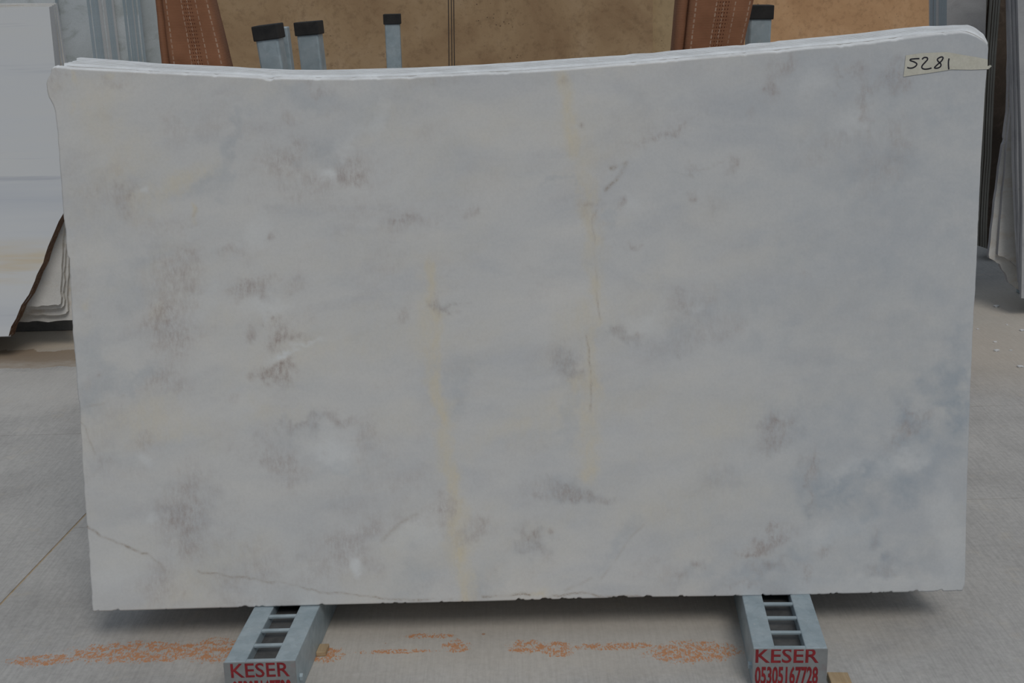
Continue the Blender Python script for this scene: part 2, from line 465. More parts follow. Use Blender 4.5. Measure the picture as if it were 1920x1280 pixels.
NU, NV = 641, 385
top = resample(TOPF + CORF[1:], NU); bot = resample(BOT, NU)
lef = resample(LEFT, NV); rig = resample(RIGHT, NV)
ch = vnoise(np.linspace(0, 170, NU), np.zeros(NU), 3, 3)
bot[:, 1] -= np.clip(ch - 0.60, 0, 1) * 14
top[:, 1] += np.clip(vnoise(np.linspace(0, 120, NU), np.zeros(NU), 8, 3) - 0.6, 0, 1) * 7
lef[:, 0] += (vnoise(np.linspace(0, 90, NV), np.zeros(NV), 5, 3) - 0.5) * 2.2
rig[:, 0] += (vnoise(np.linspace(0, 60, NV), np.zeros(NV), 6, 3) - 0.5) * 1.2
for arr in (lef, rig):
    pass
lef[0], lef[-1], rig[0], rig[-1] = top[0], bot[0], top[-1], bot[-1]
u = np.linspace(0, 1, NU)[None, :, None]; w = np.linspace(0, 1, NV)[:, None, None]
G = (1 - w) * top[None] + w * bot[None] + (1 - u) * lef[:, None] + u * rig[:, None] \
    - ((1 - u) * (1 - w) * top[0] + u * (1 - w) * top[-1] + (1 - u) * w * bot[0] + u * w * bot[-1])
X, Y = G[..., 0], G[..., 1]


def np_onp(X, Y, P, nrm):
    dx, dy = X - 960.0, Y - 640.0
    uu, vv = dx * cr - dy * sr, dx * sr + dy * cr
    r = np.stack([uu, F * cp - vv * sp, -F * sp - vv * cp], -1)
    k = (P - ORG).dot(nrm) / (r @ np.array(nrm))
    return np.array(ORG) + r * k[..., None]


FRONT = np_onp(X, Y, BLw, PN)

# --- figure of the marble (positions measured on the slab face)
wx = (vnoise(X / 60, Y / 60, 11, 4) - 0.5); wy = (vnoise(X / 60, Y / 60, 12, 4) - 0.5)
wx2 = (vnoise(X / 14, Y / 14, 13, 3) - 0.5); wy2 = (vnoise(X / 14, Y / 14, 14, 3) - 0.5)
wx3 = (vnoise(X / 5, Y / 5, 15, 2) - 0.5); wy3 = (vnoise(X / 5, Y / 5, 16, 2) - 0.5)
QX, QY = X + 72 * wx + 30 * wx2 + 9 * wx3, Y + 72 * wy + 30 * wy2 + 9 * wy3
QX1, QY1 = X + 10 * wx + 5 * wx2, Y + 10 * wy + 5 * wy2


def blobs(lst, warp=1.0):
    out = np.zeros_like(X)
    for (cx, cy, rx, ry, ang, a) in lst:
        k = min(1.0, max(rx, ry) / 26.0) * warp
        xx = X + (QX - X) * k - cx; yy = Y + (QY - Y) * k - cy
        ca, sa = math.cos(math.radians(ang)), math.sin(math.radians(ang))
        p, q = (xx * ca - yy * sa) / rx, (xx * sa + yy * ca) / ry      # ang counter-clockwise on the picture
        d = p * p + q * q
        m = a * np.exp(-np.clip(d, 0, 40) ** 1.25 * 0.95)
        out = out + m - out * m
    return out


def lines(lst):
    out = np.zeros_like(X)
    for pts, wd, a in lst:
        best = np.full_like(X, 1e9)
        for (x0, y0), (x1, y1) in zip(pts[:-1], pts[1:]):
            dx, dy = x1 - x0, y1 - y0
            qx, qy = (QX1, QY1) if wd < 10 else (X + 30 * wx + 16 * wx2, Y + 30 * wy)
            t = np.clip(((qx - x0) * dx + (qy - y0) * dy) / (dx * dx + dy * dy), 0, 1)
            best = np.minimum(best, (qx - x0 - t * dx) ** 2 + (qy - y0 - t * dy) ** 2)
        if wd > 10:
            wv = wd * (0.35 + 1.25 * vnoise(X / 38, Y / 55, 77, 4))
            m = a * np.exp(-(best / (wv * wv)) ** 1.3)
        else:
            m = a * np.exp(-best / (wd * wd * 0.75))
        out = np.maximum(out, m)
    return out


BROWN = [  # cx, cy, rx, ry, angle, amount
    (219, 167, 26, 12, 0, .30), (100, 155, 12, 22, 0, .35), (316, 226, 20, 24, 30, .22), (540, 222, 14, 8, 0, .3), (557, 264, 12, 14, 0, .35), (527, 298, 42, 24, 20, .42),
    (658, 311, 30, 26, 0, .42), (620, 335, 55, 16, 10, .30), (590, 163, 26, 8, -20, .35), (240, 374, 22, 22, 0, .38), (225, 320, 24, 12, 30, .2), (190, 345, 14, 20, 0, .15), (439, 467, 16, 10, 20, .40), (508, 440, 5, 7, 0, .5),
    (329, 501, 34, 40, 50, .42), (300, 560, 30, 40, 30, .25), (350, 470, 14, 20, 40, .3), (472, 551, 27, 16, 25, .75), (561, 535, 18, 14, 45, .35), (500, 530, 30, 8, 20, .3), (320, 600, 42, 32, 20, .42), (776, 423, 34, 7, 20, .42), (740, 425, 14, 5, 0, .3),
    (827, 570, 8, 13, 0, .75), (852, 573, 22, 4, 0, .45), (755, 591, 10, 9, 30, .5), (521, 639, 24, 13, 8, .75), (548, 648, 40, 6, 12, .35), (512, 698, 31, 14, 15, .85), (535, 690, 20, 18, 0, .35), (465, 628, 7, 10, -30, .45),
    (299, 722, 40, 17, 20, .50), (326, 645, 42, 34, 30, .42), (345, 735, 14, 20, -40, .35), (434, 745, 12, 8, 0, .35), (562, 799, 42, 10, 12, .42), (684, 804, 16, 20, -20, .40), (535, 872, 26, 30, 10, .55), (505, 860, 10, 26, 0, .3), (634, 781, 26, 12, 0, .40),
    (695, 850, 10, 26, 0, .28), (358, 944, 36, 50, 10, .52), (340, 1000, 34, 40, 0, .38), (281, 826, 28, 20, 30, .30), (200, 872, 16, 12, 0, .30), (240, 900, 30, 18, 20, .18), (666, 1030, 32, 32, 0, .38), (480, 1053, 46, 34, 0, .30), (304, 1100, 26, 26, 40, .40), (420, 1080, 40, 20, 0, .25),
    (600, 1080, 40, 22, 0, .28), (760, 975, 30, 12, 30, .35), (820, 975, 22, 22, 0, .42), (885, 995, 24, 14, 15, .42), (830, 940, 20, 20, 0, .30), (700, 985, 16, 12, 20, .3),
    (1072, 925, 38, 14, -3, .62), (999, 928, 22, 10, 0, .40), (1140, 933, 16, 9, 0, .36), (1061, 688, 22, 28, 20, .36), (996, 1020, 22, 15, 10, .50), (1035, 998, 5, 4, 40, .6), (1020, 1035, 10, 18, 30, .3),
    (1168, 376, 7, 12, 0, .55), (1245, 252, 44, 7, 24, .48), (1368, 307, 9, 13, 0, .52), (1325, 304, 34, 3, 4, .28), (1300, 370, 7, 9, 0, .42), (1191, 466, 12, 5, 0, .55), (890, 397, 12, 9, 10, .48), (1350, 375, 14, 18, 30, .22), (1120, 405, 10, 24, 0, .30), (1100, 385, 14, 5, 10, .35),
    (1447, 156, 13, 24, -20, .50), (1478, 122, 8, 16, -20, .40), (1457, 120, 20, 10, 0, .3), (1570, 150, 4, 28, 0, .42), (1632, 195, 10, 46, 0, .52), (1610, 132, 18, 10, 30, .40), (1677, 140, 12, 18, -20, .52), (1692, 168, 16, 10, 30, .40), (1660, 165, 20, 10, 10, .30), (1689, 246, 18, 20, 0, .32), (1649, 308, 52, 34, 20, .26),
    (1560, 270, 50, 20, 25, .22), (1407, 212, 7, 9, 0, .32), (1295, 567, 42, 22, 35, .36), (1330, 620, 40, 26, 35, .25), (1194, 623, 5, 5, 0, .85), (1170, 628, 20, 10, 10, .42), (1250, 640, 60, 30, 20, .16), (1505, 516, 8, 8, 0, .3), (1380, 610, 12, 16, 0, .25),
    (1452, 812, 32, 15, 25, .55), (1480, 790, 26, 8, 25, .35), (1525, 895, 7, 40, 4, .58), (1510, 870, 14, 14, 0, .3), (1436, 1024, 38, 11, 28, .85), (1412, 1040, 14, 5, 28, .7), (1551, 1033, 15, 7, 25, .62), (1640, 1006, 9, 16, 0, .40), (1311, 1058, 12, 8, 10, .45), (1436, 1070, 24, 8, 10, .42), (1494, 1086, 12, 22, -15, .52),
    (1265, 1079, 20, 10, 20, .32), (1660, 1069, 24, 10, 20, .34), (1704, 770, 22, 9, 10, .46), (1690, 820, 12, 30, -15, .45), (1395, 1100, 20, 6, 10, .35), (1340, 900, 36, 26, 20, .18), (1220, 1070, 30, 12, 20, .2),
    (1055, 155, 9, 9, 30, .40), (820, 150, 60, 12, 0, .15), (900, 330, 40, 24, 20, .10), (1092, 235, 4, 4, 0, .5), (612, 848, 5, 4, 30, .75), (182, 704, 3, 4, 0, .9), (502, 587, 4, 3, 0, .6), (512, 598, 5, 4, 0, .5), (493, 610, 3, 3, 0, .5), (1772, 985, 10, 12, 0, .15)]
YELLOW = [(354, 336, 56, 26, 40, .55), (280, 380, 60, 24, 25, .32), (190, 235, 46, 60, 0, .34), (240, 300, 60, 30, 40, .28), (205, 145, 14, 8, 40, .35), (371, 402, 5, 13, 10, .85), (160, 577, 5, 8, 0, .6), (812, 600, 26, 70, 0, .30), (812, 540, 30, 60, 0, .22), (280, 780, 60, 34, 20, .36),
          (330, 810, 60, 18, 15, .28), (520, 780, 60, 18, 5, .22), (1090, 590, 40, 34, 0, .38), (1075, 640, 50, 50, 0, .22), (1082, 720, 16, 22, 0, .52), (1000, 800, 70, 26, 25, .28), (900, 830, 80, 24, 25, .18), (1200, 740, 90, 26, 12, .22), (1340, 780, 110, 50, 10, .20),
          (1012, 1114, 18, 7, 0, .6), (885, 1095, 16, 22, 0, .45), (1085, 300, 30, 60, -10, .28), (900, 240, 90, 40, 20, .08), (660, 640, 160, 60, 10, .14), (1300, 960, 140, 50, 10, .18), (750, 1010, 40, 24, 30, .22), (300, 600, 16, 30, 0, .3), (1100, 830, 20, 60, 0, .4), (135, 205, 5, 12, 0, .4), (140, 148, 5, 12, 20, .45)]
BLUE = [(565, 184, 62, 24, -12, .42), (600, 285, 40, 26, 0, .40), (700, 200, 60, 30, 20, .20), (435, 280, 12, 60, -18, .40), (455, 205, 10, 30, -8, .35), (395, 335, 12, 36, -25, .38), (280, 480, 80, 20, 35, .26), (230, 560, 50, 36, 40, .28), (175, 690, 34, 60, 0, .38), (165, 740, 26, 26, 0, .42), (250, 715, 60, 14, 12, .38),
        (200, 870, 50, 34, 20, .26), (640, 880, 50, 16, 5, .34), (870, 720, 20, 50, -10, .36), (1040, 345, 28, 7, 12, .36), (1145, 395, 12, 30, -20, .30), (1065, 700, 18, 36, 10, .38), (1066, 790, 14, 40, 0, .3), (960, 130, 60, 20, 0, .1), (820, 160, 40, 20, 0, .22), (930, 430, 60, 60, 0, .10),
        (1572, 923, 62, 26, 22, .62), (1640, 900, 60, 30, 28, .50), (1710, 915, 50, 30, 30, .55), (1760, 850, 40, 40, 30, .50), (1702, 800, 32, 46, 20, .58), (1785, 772, 22, 50, 10, .62), (1754, 715, 36, 34, 30, .44), (1795, 690, 18, 60, 0, .4), (1598, 975, 46, 18, 35, .45), (1520, 900, 34, 40, 0, .38), (1480, 800, 50, 26, 25, .28),
        (1560, 820, 60, 50, 25, .14), (1470, 1050, 90, 18, 18, .30), (1390, 1090, 60, 14, 15, .34), (1640, 1010, 26, 20, 0, .30), (1670, 1068, 34, 14, 20, .34), (1180, 1000, 18, 40, -28, .28), (1150, 1040, 12, 40, -30, .26), (1075, 925, 60, 22, 0, .40), (1000, 1020, 36, 26, 0, .38), (1340, 900, 40, 30, 20, .25), (1300, 1070, 70, 18, 18, .28), (910, 1090, 30, 40, 0, .36), (760, 1090, 46, 34, 20, .34),
        (1480, 480, 70, 18, 20, .16), (1300, 590, 70, 24, 35, .24), (1260, 640, 60, 34, 20, .18), (1640, 330, 90, 50, 20, .22), (1170, 630, 26, 14, 0, .3), (1390, 570, 34, 30, 20, .22), (840, 570, 20, 12, 0, .4), (360, 960, 60, 60, 0, .28), (420, 1050, 50, 30, 0, .2), (560, 800, 60, 16, 10, .3)]
WHITE = [(616, 326, 15, 13, 0, .80), (271, 357, 8, 5, 20, .55), (502, 583, 50, 20, 0, .45), (527, 668, 20, 6, 12, .90), (580, 655, 36, 5, 14, .5), (634, 849, 46, 34, 0, .62), (775, 1000, 42, 34, 20, .45), (662, 1062, 9, 17, 0, .80), (213, 1080, 50, 40, 0, .28), (290, 965, 10, 14, 0, .4), (663, 1000, 12, 10, 30, .35), (480, 430, 30, 20, 40, .30), (640, 270, 26, 14, 40, .3), (700, 230, 40, 12, 35, .3),
         (1190, 380, 20, 30, 30, .30), (1310, 575, 14, 8, 30, .35), (1700, 870, 50, 18, 30, .40), (1600, 880, 50, 14, 25, .30), (1530, 150, 24, 30, 0, .25), (1600, 225, 30, 14, 20, .3), (1200, 600, 26, 16, 20, .3), (1560, 1000, 70, 20, 20, .3), (1640, 1095, 120, 16, 5, .25), (1775, 1000, 24, 90, 0, .30), (730, 350, 80, 40, 10, .14), (670, 1070, 8, 6, 0, .4), (270, 860, 12, 14, 0, .4), (380, 560, 40, 20, 40, .2), (450, 750, 60, 30, 20, .18)]
CRACK = [([(163, 987), (181, 999), (236, 1026), (277, 1042)], 2.4, .70), ([(372, 1069), (499, 1089), (553, 1096), (598, 1110), (671, 1116), (702, 1119)], 1.9, .50), ([(702, 1119), (770, 1124), (800, 1122), (846, 1121)], 2.1, .62),
         ([(905, 1117), (928, 1118), (962, 1114), (978, 1113), (994, 1116)], 2.2, .9), ([(1030, 1120), (1055, 1116), (1075, 1113), (1103, 1113), (1124, 1117), (1200, 1118)], 2.0, .75),
         ([(1121, 392), (1112, 410), (1116, 440), (1118, 520), (1123, 600)], 1.6, .42), ([(1100, 629), (1104, 650), (1108, 700), (1107, 770)], 1.7, .62), ([(1098, 385), (1112, 382)], 2.0, .4),
         ([(1143, 312), (1160, 309), (1171, 305), (1167, 320), (1150, 341), (1132, 354)], 4.0, .62), ([(1207, 985), (1181, 1011), (1150, 1058), (1129, 1084)], 2.4, .28), ([(1110, 1084), (1060, 1108)], 2.4, .28),
         ([(150, 790), (160, 800), (167, 825), (178, 850)], 2.0, .35), ([(716, 1012), (745, 985), (779, 962)], 4.0, .30), ([(372, 392), (366, 408)], 3.0, .3), ([(150, 762), (190, 758), (230, 740)], 2.0, .3), ([(280, 1045), (300, 1060), (306, 1072)], 2.5, .3)]
YV = [([(1056, 150), (1064, 190), (1075, 269), (1088, 325), (1110, 415), (1116, 480), (1120, 560), (1112, 652), (1106, 730), (1108, 819), (1103, 890)], 17, .62),
      ([(810, 494), (818, 600), (812, 645), (825, 736), (836, 781), (843, 872), (852, 940), (858, 1000), (863, 1053), (872, 1121)], 16, .74), ([(858, 1010), (868, 1060), (876, 1118)], 22, .5)]
br = blobs([(a, b, c_ * 1.18, d * 1.18, e, f * (0.88 if max(c_, d) > 12 else 1.0)) for a, b, c_, d, e, f in BROWN]); ye = blobs(YELLOW, .8); bl = blobs(BLUE); wh = blobs(WHITE, .8); ck = lines(CRACK)
ck = ck * np.clip(2.6 * vnoise(X / 22, Y / 22, 71, 3) - 0.5, 0.18, 1.0)
yv = lines(YV) * np.clip(0.15 + 1.35 * vnoise(X / 30, Y / 45, 31, 4), 0, 1)
ye = np.maximum(ye * 0.9, yv)
# broad tone drift, part stone, part painted light: creamier left, cooler right
drift = np.clip((X - 1050) / 700, 0, 1)
bl = np.clip(bl + 0.12 * np.clip(vnoise(X / 120 + Y / 160, Y / 70, 91, 5) - 0.45, 0, 1) / 0.3 + 0.40 * drift * drift * (3 - 2 * drift), 0, 1)
ye = np.clip(ye + 0.18 * np.clip(vnoise(X / 150 + Y / 200, Y / 80, 93, 5) - 0.47, 0, 1) / 0.3 * (1 - 0.7 * drift) + 0.06 * np.clip((1000 - X) / 800, 0, 1), 0, 1)
br = np.clip(br * (0.30 + 1.35 * vnoise(X / 8, Y / 11, 41, 4, 0.7)) + 0.22 * np.clip(vnoise(X / 90 + Y / 120, Y / 60, 44, 6, 0.65) - 0.50, 0, 1) / 0.3 * np.clip((1300 - X) / 900 + 0.35, 0.3, 1), 0, 1) * (1 - 0.8 * wh)

idx = np.arange(NU * NV).reshape(NV, NU)
quads = np.stack([idx[:-1, :-1], idx[1:, :-1], idx[1:, 1:], idx[:-1, 1:]], -1).reshape(-1, 4)
THK = 0.020
loop = np.concatenate([idx[0, :], idx[1:, -1], idx[-1, -2::-1], idx[-2:0:-1, 0]])
fv = FRONT.reshape(-1, 3)
nb = np.array(NB)
pxl = np.stack([X.ravel(), Y.ravel()], -1)[loop]
isTop = np.zeros(len(loop)); isTop[:NU] = 1
backv = fv[loop] + nb * THK
backv[:, 2] += isTop * 0.004
nf = len(fv); nl = len(loop)
bi = nf + np.arange(nl)
side = np.stack([loop, np.roll(loop, -1), np.roll(bi, -1), bi], -1)
allv = np.concatenate([fv, backv])
me = bpy.data.meshes.new('front_slab')
nq = len(quads) + len(side)
me.vertices.add(len(allv)); me.vertices.foreach_set('co', allv.ravel())
me.loops.add(nq * 4 + nl); me.polygons.add(nq + 1)
li = np.concatenate([quads.ravel(), side.ravel(), bi[::-1]])
me.loops.foreach_set('vertex_index', li.astype(np.int32))
me.polygons.foreach_set('loop_start', np.arange(0, (nq + 1) * 4, 4).astype(np.int32))
mi = np.zeros(nq + 1, np.int32); mi[len(quads):nq] = 1
me.materials.append(M_MARBLE); me.materials.append(M_RIM)
me.update(calc_edges=True)
me.polygons.foreach_set('material_index', mi)
ca = me.attributes.new('veins', 'FLOAT_COLOR', 'POINT')
cols = np.zeros((len(allv), 4), np.float32); cols[:nf] = np.stack([br, ye, bl, wh], -1).reshape(-1, 4)
ca.data.foreach_set('color', cols.ravel())
fa = me.attributes.new('crack', 'FLOAT', 'POINT')
cc = np.zeros(len(allv), np.float32); cc[:nf] = ck.ravel(); fa.data.foreach_set('value', cc)
me.validate(); me.update()
front_slab = link('marble_slab', me)
tag(front_slab, 'large white-grey marble slab with brown speckles and yellow veins, frontmost of its stack', 'slab', 'marble slabs stacked on the two rails')

# --- slabs behind the front one: only their rough top rims show
xs = np.concatenate([np.linspace(97, 1802, 220), []])
pf = np.array(TOPF); pb = np.array(TOPB)
ycf = np.interp(xs, pf[:, 0], pf[:, 1]); ycb = np.interp(xs, pb[:, 0], pb[:, 1])
lines_f = np.concatenate([np.c_[xs, ycf], resample(CORF, 12)[1:]])
lines_b = np.concatenate([np.c_[xs, ycb], resample(CORB, 12)[1:]])
NAMES = ['second', 'third', 'fourth', 'fifth', 'sixth']
fr = [(0.24, 0.50), (0.53, 0.62), (0.66, 0.75), (0.78, 0.88), (0.90, 1.0)]
lft = [117.5, 126, 134, 139, 143]
for i in range(5):
    off = 0.022 + i * 0.0225
    tk = 0.0205
    rows = []
    for k, f in enumerate(fr[i]):
        pts = lines_f * (1 - f) + lines_b * f
        wob = (vnoise(pts[:, 0] / 26, np.full(len(pts), 3.7 * i + 7 * k), 60 + i, 4) - 0.5) * (0.7 if i < 4 else 0.8)
        pts[:, 1] += wob
        pts = pts[pts[:, 0] >= lft[i]]
        pts[0, 1] += 1.5
        rows.append(np_onp(pts[:, 0], pts[:, 1], BLw + NB * (off + k * tk), PN))
    m = len(rows[0])
    uu = (np.linspace(0.004 + 0.004 * i, 0.996 - 0.001 * i, m))[:, None]
    bl0 = np.array(BLw) * (1 - uu) + np.array(BRw) * uu + nb * off
    bl1 = bl0 + nb * tk
    vs = np.concatenate([rows[0], rows[1], bl1, bl0])
    fs, mi_ = [], []
    for a in range(m - 1):
        fs.append((a, a + 1, m + a + 1, m + a)); mi_.append(1)            # rim
        fs.append((3 * m + a, 3 * m + a + 1, a + 1, a)); mi_.append(0)    # front
        fs.append((m + a, m + a + 1, 2 * m + a + 1, 2 * m + a)); mi_.append(0)
        fs.append((2 * m + a, 2 * m + a + 1, 3 * m + a + 1, 3 * m + a)); mi_.append(1)
    fs += [(0, m, 2 * m, 3 * m), (m - 1, 4 * m - 1, 3 * m - 1, 2 * m - 1)]; mi_ += [1, 1]
    o = pyd('marble_slab', vs, fs, (M_MARBLE2, M_RIM), None, mi_)
    tag(o, '%s white marble slab from the front in the railed stack, its rim showing' % NAMES[i], 'slab', 'marble slabs stacked on the two rails')

# unseen lower slabs added to deepen the stack and keep light out underneath
src_ = bpy.data.objects['marble_slab.005'].data
for k in range(15):
    o = bpy.data.objects.new('marble_slab', src_); COL.objects.link(o)
    o.location = NB * (0.0225 * (k + 1)) + Vector((0, 0, RAIL_H * (0.045 + 0.0015 * k)))
    o.scale = (1.0 , 1.0, 1.0 - 0.045 - 0.0015 * k)
    tag(o, 'unseen lower marble slab added behind the railed stack to block light', 'slab', 'hidden slabs added at the back of the railed stack')

# --- tape with the handwritten number
def tp(x, y, lift):
    p = onp(1640 + x / 8.0, 30 + y / 8.0, BLw, PN)
    return p - NB * lift


upper = [(465, 590), (700, 556), (1080, 541), (1300, 580), (1500, 612), (1692, 650)]
lower = [(430, 910), (560, 890), (850, 850), (1150, 802), (1450, 806), (1692, 798)]
tv, tf = [], []
for (a, b) in zip(upper, lower):
    tv += [tp(*a, 0.0010), tp(*b, 0.0010)]
e0 = tp(1735, 735, 0.002) ; e1 = tp(1700, 795, 0.004); e2 = tp(1742, 752, 0.006)
for k in range(len(upper) - 1):
    tf.append((2 * k, 2 * k + 1, 2 * k + 3, 2 * k + 2))
nt0 = len(tv)
tv += [tp(1692, 752, 0.0012), e0, e2, e1]
tf.append((2 * len(upper) - 1, nt0, nt0 + 1, nt0 + 2)); tf.append((2 * len(upper) - 1, nt0 + 2, nt0 + 3))
tape = pyd('paper_tape', tv, tf, (M_TAPE,))
tape.modifiers.new('thickness', 'SOLIDIFY').thickness = 0.0006
tag(tape, 'cream strip of tape with a handwritten number on the top right of the marble', 'tape')


def stroke(name, pts, r, parent):
    p = resample_curve(pts, 40)
    vs, fs = [], []
    for k, (x, y) in enumerate(p):
        a = p[max(k - 1, 0)]; b = p[min(k + 1, len(p) - 1)]
        d = np.array(b) - np.array(a); d = d / max(np.hypot(*d), 1e-6); q = np.array([-d[1], d[0]]) * r
        vs += [tp(x + q[0], y + q[1], 0.0018), tp(x - q[0], y - q[1], 0.0018)]
        if k: fs.append((2 * k - 2, 2 * k - 1, 2 * k + 1, 2 * k))
    o = pyd(name, vs, fs, (M_INK,), parent)
    o.modifiers.new('thickness', 'SOLIDIFY').thickness = 0.0003
    return o


def resample_curve(pts, nn):
    P = [np.array(q, float) for q in pts]
    P = [2 * P[0] - P[1]] + P + [2 * P[-1] - P[-2]]
    out = []
    for i in range(1, len(P) - 2):
        for t in np.linspace(0, 1, 8, endpoint=False):
            out.append(0.5 * ((2 * P[i]) + (-P[i - 1] + P[i + 1]) * t + (2 * P[i - 1] - 5 * P[i] + 4 * P[i + 1] - P[i + 2]) * t * t
                              + (-P[i - 1] + 3 * P[i] - 3 * P[i + 1] + P[i + 2]) * t ** 3))
    out.append(P[-2])
    return resample(out, nn)


for d in ([(668, 637), (600, 640), (538, 648), (530, 666), (590, 688), (628, 714), (615, 748), (570, 775), (520, 780), (485, 770)],
          [(708, 648), (738, 622), (782, 624), (790, 650), (755, 692), (712, 740), (705, 775), (740, 795), (800, 792), (850, 778)],
          [(1010, 652), (1025, 626), (1000, 612), (955, 630), (936, 656), (960, 690), (990, 720), (984, 756), (940, 780), (892, 776), (930, 735), (990, 682), (1018, 648)],
          [(1113, 635), (1104, 680), (1104, 740), (1108, 800)]):
    stroke('handwritten_digit', d, 10.0, tape)

# ------------------------------------------------------------------ steel racks
def text_mesh(body, bold=0.0):
    cu = bpy.data.curves.new('lettering', 'FONT'); cu.body = body; cu.size = 1.0; cu.offset = bold; cu.resolution_u = 3
    ob = bpy.data.objects.new('lettering', cu); COL.objects.link(ob)
    dg = bpy.context.evaluated_depsgraph_get(); dg.update()
    me = bpy.data.meshes.new_from_object(ob.evaluated_get(dg))
    bpy.data.objects.remove(ob); bpy.data.curves.remove(cu)
    return me


def lettering(body, O, ux, uz, x0, x1, z0, z1, nrm, parent, bold=0.0, clip=None):
    me = text_mesh(body, bold)
    co = np.zeros(len(me.vertices) * 3); me.vertices.foreach_get('co', co); co = co.reshape(-1, 3)
    mn, mx = co.min(0), co.max(0)
    a = x0 + (co[:, 0] - mn[0]) / (mx[0] - mn[0]) * (x1 - x0)
    b = z0 + (co[:, 1] - mn[1]) / (mx[1] - mn[1]) * (z1 - z0)
    w_ = np.array(O) + a[:, None] * np.array(ux) + b[:, None] * np.array(uz) + np.array(nrm) * 0.0006
    me.vertices.foreach_set('co', w_.ravel()); me.update()
    if clip is not None:
        bm = bmesh.new(); bm.from_mesh(me)
        bmesh.ops.bisect_plane(bm, geom=bm.verts[:] + bm.edges[:] + bm.faces[:], plane_co=Vector(O) + Vector(uz) * clip, plane_no=uz, clear_outer=True)
        bm.to_mesh(me); bm.free()
    me.materials.clear(); me.materials.append(M_RED)
    return link('lettering', me, parent)


def post_parts(base, topp, wid, parent, yaw=0.0, cap_h=0.044, cap_w=0.010, tilt=None):
    ax = (topp - base).normalized()
    wx_ = Vector((math.cos(yaw), math.sin(yaw), 0)); wx_ = (wx_ - ax * wx_.dot(ax)).normalized()
    wy_ = ax.cross(wx_).normalized()
    L = (topp - base).length - 0.010
    h = wid / 2
    p = box_obj('post', base - wx_ * h - wy_ * h, wx_ * wid, wy_ * wid, ax * L, M_GALV, parent, 0.006)
    k = h + cap_w / 2
    c_ = box_obj('rubber_cap', topp - ax * cap_h - wx_ * k - wy_ * k, wx_ * 2 * k, wy_ * 2 * k, ax * cap_h, M_RUBBER, p, 0.003)
    c_['label'] = 'black rubber end cap'
    f = box_obj('foot_plate', base - wx_ * h * 1.5 - wy_ * h * 1.5 - Vector((0, 0, 0.0)), wx_ * wid * 1.5, wy_ * wid * 1.5, Vector((0, 0, 0.008)), M_GALV, parent)
    return p


def rack(label, FL, FR, length, post_top, txt, post_wid):
    ux = (FR - FL); ux.z = 0; W = ux.length; ux.normalize()
    ua = A.copy(); uz = Vector((0, 0, 1))
    Hh = RAIL_H
    O = FL.copy(); O.z = 0
    root = empty('slab_rack', O)
    tag(root, label, 'rack', 'steel racks carrying the marble stack')
    s0, s1 = 0.054, W - 0.054
    first = True
    # the two hollow side beams with flanged tops
    for a0, a1 in ((0.0, s0), (s1, W)):
        bm = bmesh.new()
        frame_box(bm, O + ux * a0 + ua * 0.004 + uz * 0.0, ux * (a1 - a0), ua * (length - 0.004), uz * Hh, 0.003)
        bm_obj('side_beam', bm, M_GALV, root)
    t = 0.0
    rung0 = None
    pitch, win = 0.0765, 0.064
    k = 0
    t = 0.0
    while t + 0.014 < length:
        wd = 0.016 if k == 0 else pitch - win
        if rung0 is None or k == 1:
            rg = box_obj('rung', O + ux * (s0 - 0.001) + ua * (t + 0.0045) + uz * (Hh - 0.0085), ux * (s1 - s0 + 0.002), ua * wd, uz * 0.007, M_GALV, root, 0.0015)
            rung0 = rg; t_ref = t
        else:
            rg = rung0.copy(); COL.objects.link(rg)
            rg.matrix_basis = Matrix.Translation(ua * (t - t_ref)) @ rung0.matrix_basis
        t = t + (0.016 + win if k == 0 else pitch)
        k += 1
    box_obj('dark_bed', O + ux * s0 + ua * 0.006 + uz * (Hh - 0.042), ux * (s1 - s0), ua * (length - 0.012), uz * 0.012, M_BED, root)  # dark strip set below the rungs to make the openings dark
    pl = box_obj('front_plate', O - ua * 0.0, ux * W, ua * 0.004, uz * (Hh - 0.0005), M_PLATE, root)
    nrm = Vector((ux.y, -ux.x, 0))
    for (body, x0, x1, z0, z1, bold, clip) in txt:
        lettering(body, O, ux, uz, x0 * W, x1 * W, z0, z1, nrm, pl, bold, clip)
    pb_ = O + ux * W / 2 + ua * (length - 0.10); pb_.z = Hh
    post_parts(pb_, post_top, post_wid, root, yaw=-0.10 if post_top.x < 0 else 0.0)
    # sleeve that holds the post
    sl = post_wid / 2 + 0.008
    box_obj('post_socket', pb_ - ux * sl - ua * sl, ux * sl * 2, ua * sl * 2, uz * 0.09, M_GALV, root, 0.003)
    # bolt on the outer side near the front
    for sgn in ((1,) if post_top.x < 0 else (-1,)):
        bm = bmesh.new()
        bmesh.ops.create_cone(bm, cap_ends=True, segments=6, radius1=0.010, radius2=0.010, depth=0.008,
                              matrix=Matrix.Translation(O + ux * (W + 0.004 if sgn > 0 else -0.004) + ua * 0.035 + uz * 0.045) @ ux.to_track_quat('Z', 'Y').to_matrix().to_4x4())
        bm_obj('bolt', bm, M_GALV, root)
    return root


